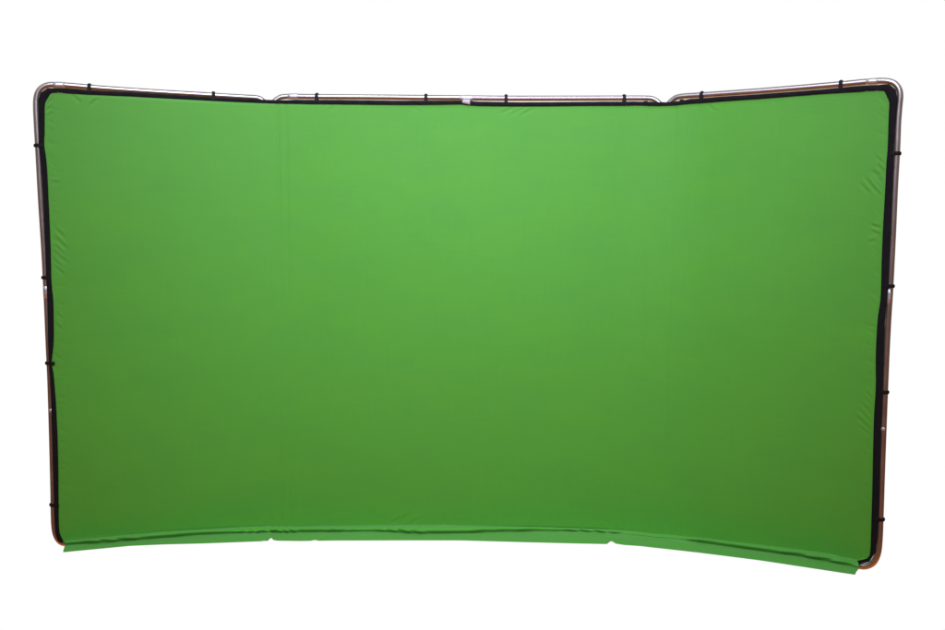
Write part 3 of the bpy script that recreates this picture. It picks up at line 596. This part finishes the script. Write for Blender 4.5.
# ---------------------------------------------------------------- clips round the tubes
def make_clip():
    """Open C-shaped clip: x along the tube, z sideways towards the cloth, -y to the viewer."""
    V, F = [], []
    ri, ro, hw = TR + .0004, TR + .0040, .0085
    seg = 26
    a0, a1 = math.radians(-160), math.radians(160)
    prof = [(-hw, ri), (-hw, ro - .001), (-hw + .001, ro), (0, ro + .0006), (hw - .001, ro), (hw, ro - .001), (hw, ri)]
    for i in range(seg + 1):
        a = a0 + (a1 - a0) * i / seg
        for x, r in prof:
            V.append(Vector((x, -r * math.cos(a), -r * math.sin(a))))
    n = len(prof)
    for i in range(seg):
        for k in range(n):
            k2 = (k + 1) % n
            F.append((i * n + k, i * n + k2, (i + 1) * n + k2, (i + 1) * n + k))
    F.append(tuple(range(n - 1, -1, -1)))
    F.append(tuple(seg * n + k for k in range(n)))
    # strap from the ring to the tape
    st = box((0, -.0215, .016), Vector((1, 0, 0)), Vector((0, 1, 0)), Vector((0, 0, 1)), .0168, .005, .022, .0012)
    # outer grip knob
    kn = sweep([Vector((0, 0, -TR - .001)), Vector((0, 0, -TR - .0045)), Vector((0, 0, -TR - .0062))], [.0080, .0074, .004], seg=14)
    return join([(V, F), st, kn])


cv, cf = make_clip()
clip_src = None


def place_clip(tab, s, z, inward):
    global clip_src
    p, al, sd, fr = frame_axes(tab, s, z)
    inward = Vector(inward)
    si = (inward - inward.dot(al) * al - inward.dot(fr) * fr).normalized()
    xa = (-fr).cross(si)          # right-handed: x = y cross z, y = -fr (away from viewer)
    M = Matrix(((xa.x, -fr.x, si.x), (xa.y, -fr.y, si.y), (xa.z, -fr.z, si.z))).to_4x4()
    M.translation = p
    if clip_src is None:
        clip_src = mesh_obj('clip', cv, cf, M_CLIP, root, smooth=False)
        o = clip_src
    else:
        o = clip_src.copy()
        COL.objects.link(o)
        o.parent = root
    o.matrix_local = M
    o['group'] = 'black clips holding the cloth to the frame'


for i, (s, z) in enumerate(CLIP_TOP):
    tab = TUBE_LEFT if i < 2 else (TUBE_RIGHT if i > 5 else RAIL_TOP)
    place_clip(tab, s, z, (0, 0, -1))
for s, z in CLIP_LEFT:
    place_clip(TUBE_LEFT, s, z, (1, 0, 0))
for s, z in CLIP_RIGHT:
    place_clip(TUBE_RIGHT, s, z, (-1, 0, 0))

# small toggles on the tape beside the folds
for i, (s, z) in enumerate(TOGGLES):
    p = Vector(P3(np.array(s), np.array(z), np.array(0.0235)))
    q = Vector(P3(np.array(s), np.array(z), np.array(0.0245)))
    fr = (q - p).normalized()
    up = Vector((0, 0, 1)); ax = up.cross(-fr).normalized() * -1
    v, f = box(p, ax, fr.cross(up).cross(up) * -1 if False else fr, up, .022 if i < 5 else .016, .007, .015, .003)
    mesh_obj('toggle', v, f, M_CLIP, fabric)

# ---------------------------------------------------------------- studio surroundings
world = bpy.data.worlds.new('World')
scene.world = world
world.use_nodes = True
nt = world.node_tree
nt.nodes.clear()
L = nt.links.new
out = node(nt, 'ShaderNodeOutputWorld')
bg = node(nt, 'ShaderNodeBackground')
bg.inputs['Strength'].default_value = 1.0
tc = node(nt, 'ShaderNodeTexCoord')
sep = node(nt, 'ShaderNodeSeparateXYZ')
L(tc.outputs['Generated'], sep.inputs[0])
# behind the viewer: dark warm floor below, dim room above, bright ceiling higher up
ramp = node(nt, 'ShaderNodeValToRGB')
cr = ramp.color_ramp
cr.interpolation = 'LINEAR'
for pos, col in WORLD_RAMP:
    if pos == 0.0:
        e = cr.elements[0]
    elif pos == 1.0:
        e = cr.elements[-1]
    else:
        e = cr.elements.new(pos)
    e.position = pos
    e.color = (*col, 1)
mz = node(nt, 'ShaderNodeMapRange')
mz.inputs['From Min'].default_value = -1
mz.inputs['From Max'].default_value = 1
L(sep.outputs['Z'], mz.inputs['Value'])
L(mz.outputs['Result'], ramp.inputs['Fac'])
# in front of the viewer, behind the cloth: white studio sweep
my = node(nt, 'ShaderNodeMapRange', interpolation_type='SMOOTHSTEP')
my.inputs['From Min'].default_value = WORLD_Y[0]
my.inputs['From Max'].default_value = WORLD_Y[1]
L(sep.outputs['Y'], my.inputs['Value'])
mix = node(nt, 'ShaderNodeMix', data_type='RGBA')
L(my.outputs['Result'], mix.inputs['Factor'])
L(ramp.outputs['Color'], mix.inputs['A'])
mix.inputs['B'].default_value = (1, 1, 1, 1)
L(mix.outputs['Result'], bg.inputs['Color'])
L(bg.outputs[0], out.inputs['Surface'])


def area(name, loc, target, sx, sy, power, color):
    l = bpy.data.lights.new(name, 'AREA')
    l.shape = 'RECTANGLE'
    l.size, l.size_y = sx, sy
    l.energy = power
    l.color = color
    l.spread = math.radians(SPREAD)
    o = bpy.data.objects.new(name, l)
    COL.objects.link(o)
    o.location = loc
    o.rotation_euler = (Vector(target) - Vector(loc)).to_track_quat('-Z', 'Y').to_euler()
    return o


for a in LAMPS:
    area(*a)

# ---------------------------------------------------------------- camera
cam = bpy.data.cameras.new('camera')
co = bpy.data.objects.new('camera', cam)
COL.objects.link(co)
yaw, pit, rol = CAM['yaw'], CAM['pitch'], CAM['roll']
ex = lambda v: v
fwd = Vector((-math.sin(yaw) * math.cos(pit), math.cos(yaw) * math.cos(pit), math.sin(pit)))
right0 = Vector((math.cos(yaw), math.sin(yaw), 0))
up0 = right0.cross(fwd)
# image x axis = cos r * right + sin r * up ; image y axis = -sin r * right + cos r * up
rx = right0 * math.cos(rol) + up0 * math.sin(rol)
uy = -right0 * math.sin(rol) + up0 * math.cos(rol)
Mx = Matrix(((rx.x, uy.x, -fwd.x), (rx.y, uy.y, -fwd.y), (rx.z, uy.z, -fwd.z))).to_4x4()
Mx.translation = Vector(CAM['loc'])
co.matrix_world = Mx
cam.sensor_width = 36
cam.lens = 36 * CAM['f']
cam.clip_end = 200
scene.camera = co

scene.render.engine = 'CYCLES'
scene.view_settings.view_transform = 'Standard'
scene.view_settings.look = 'None'
scene.view_settings.exposure = 0
scene.view_settings.gamma = 1
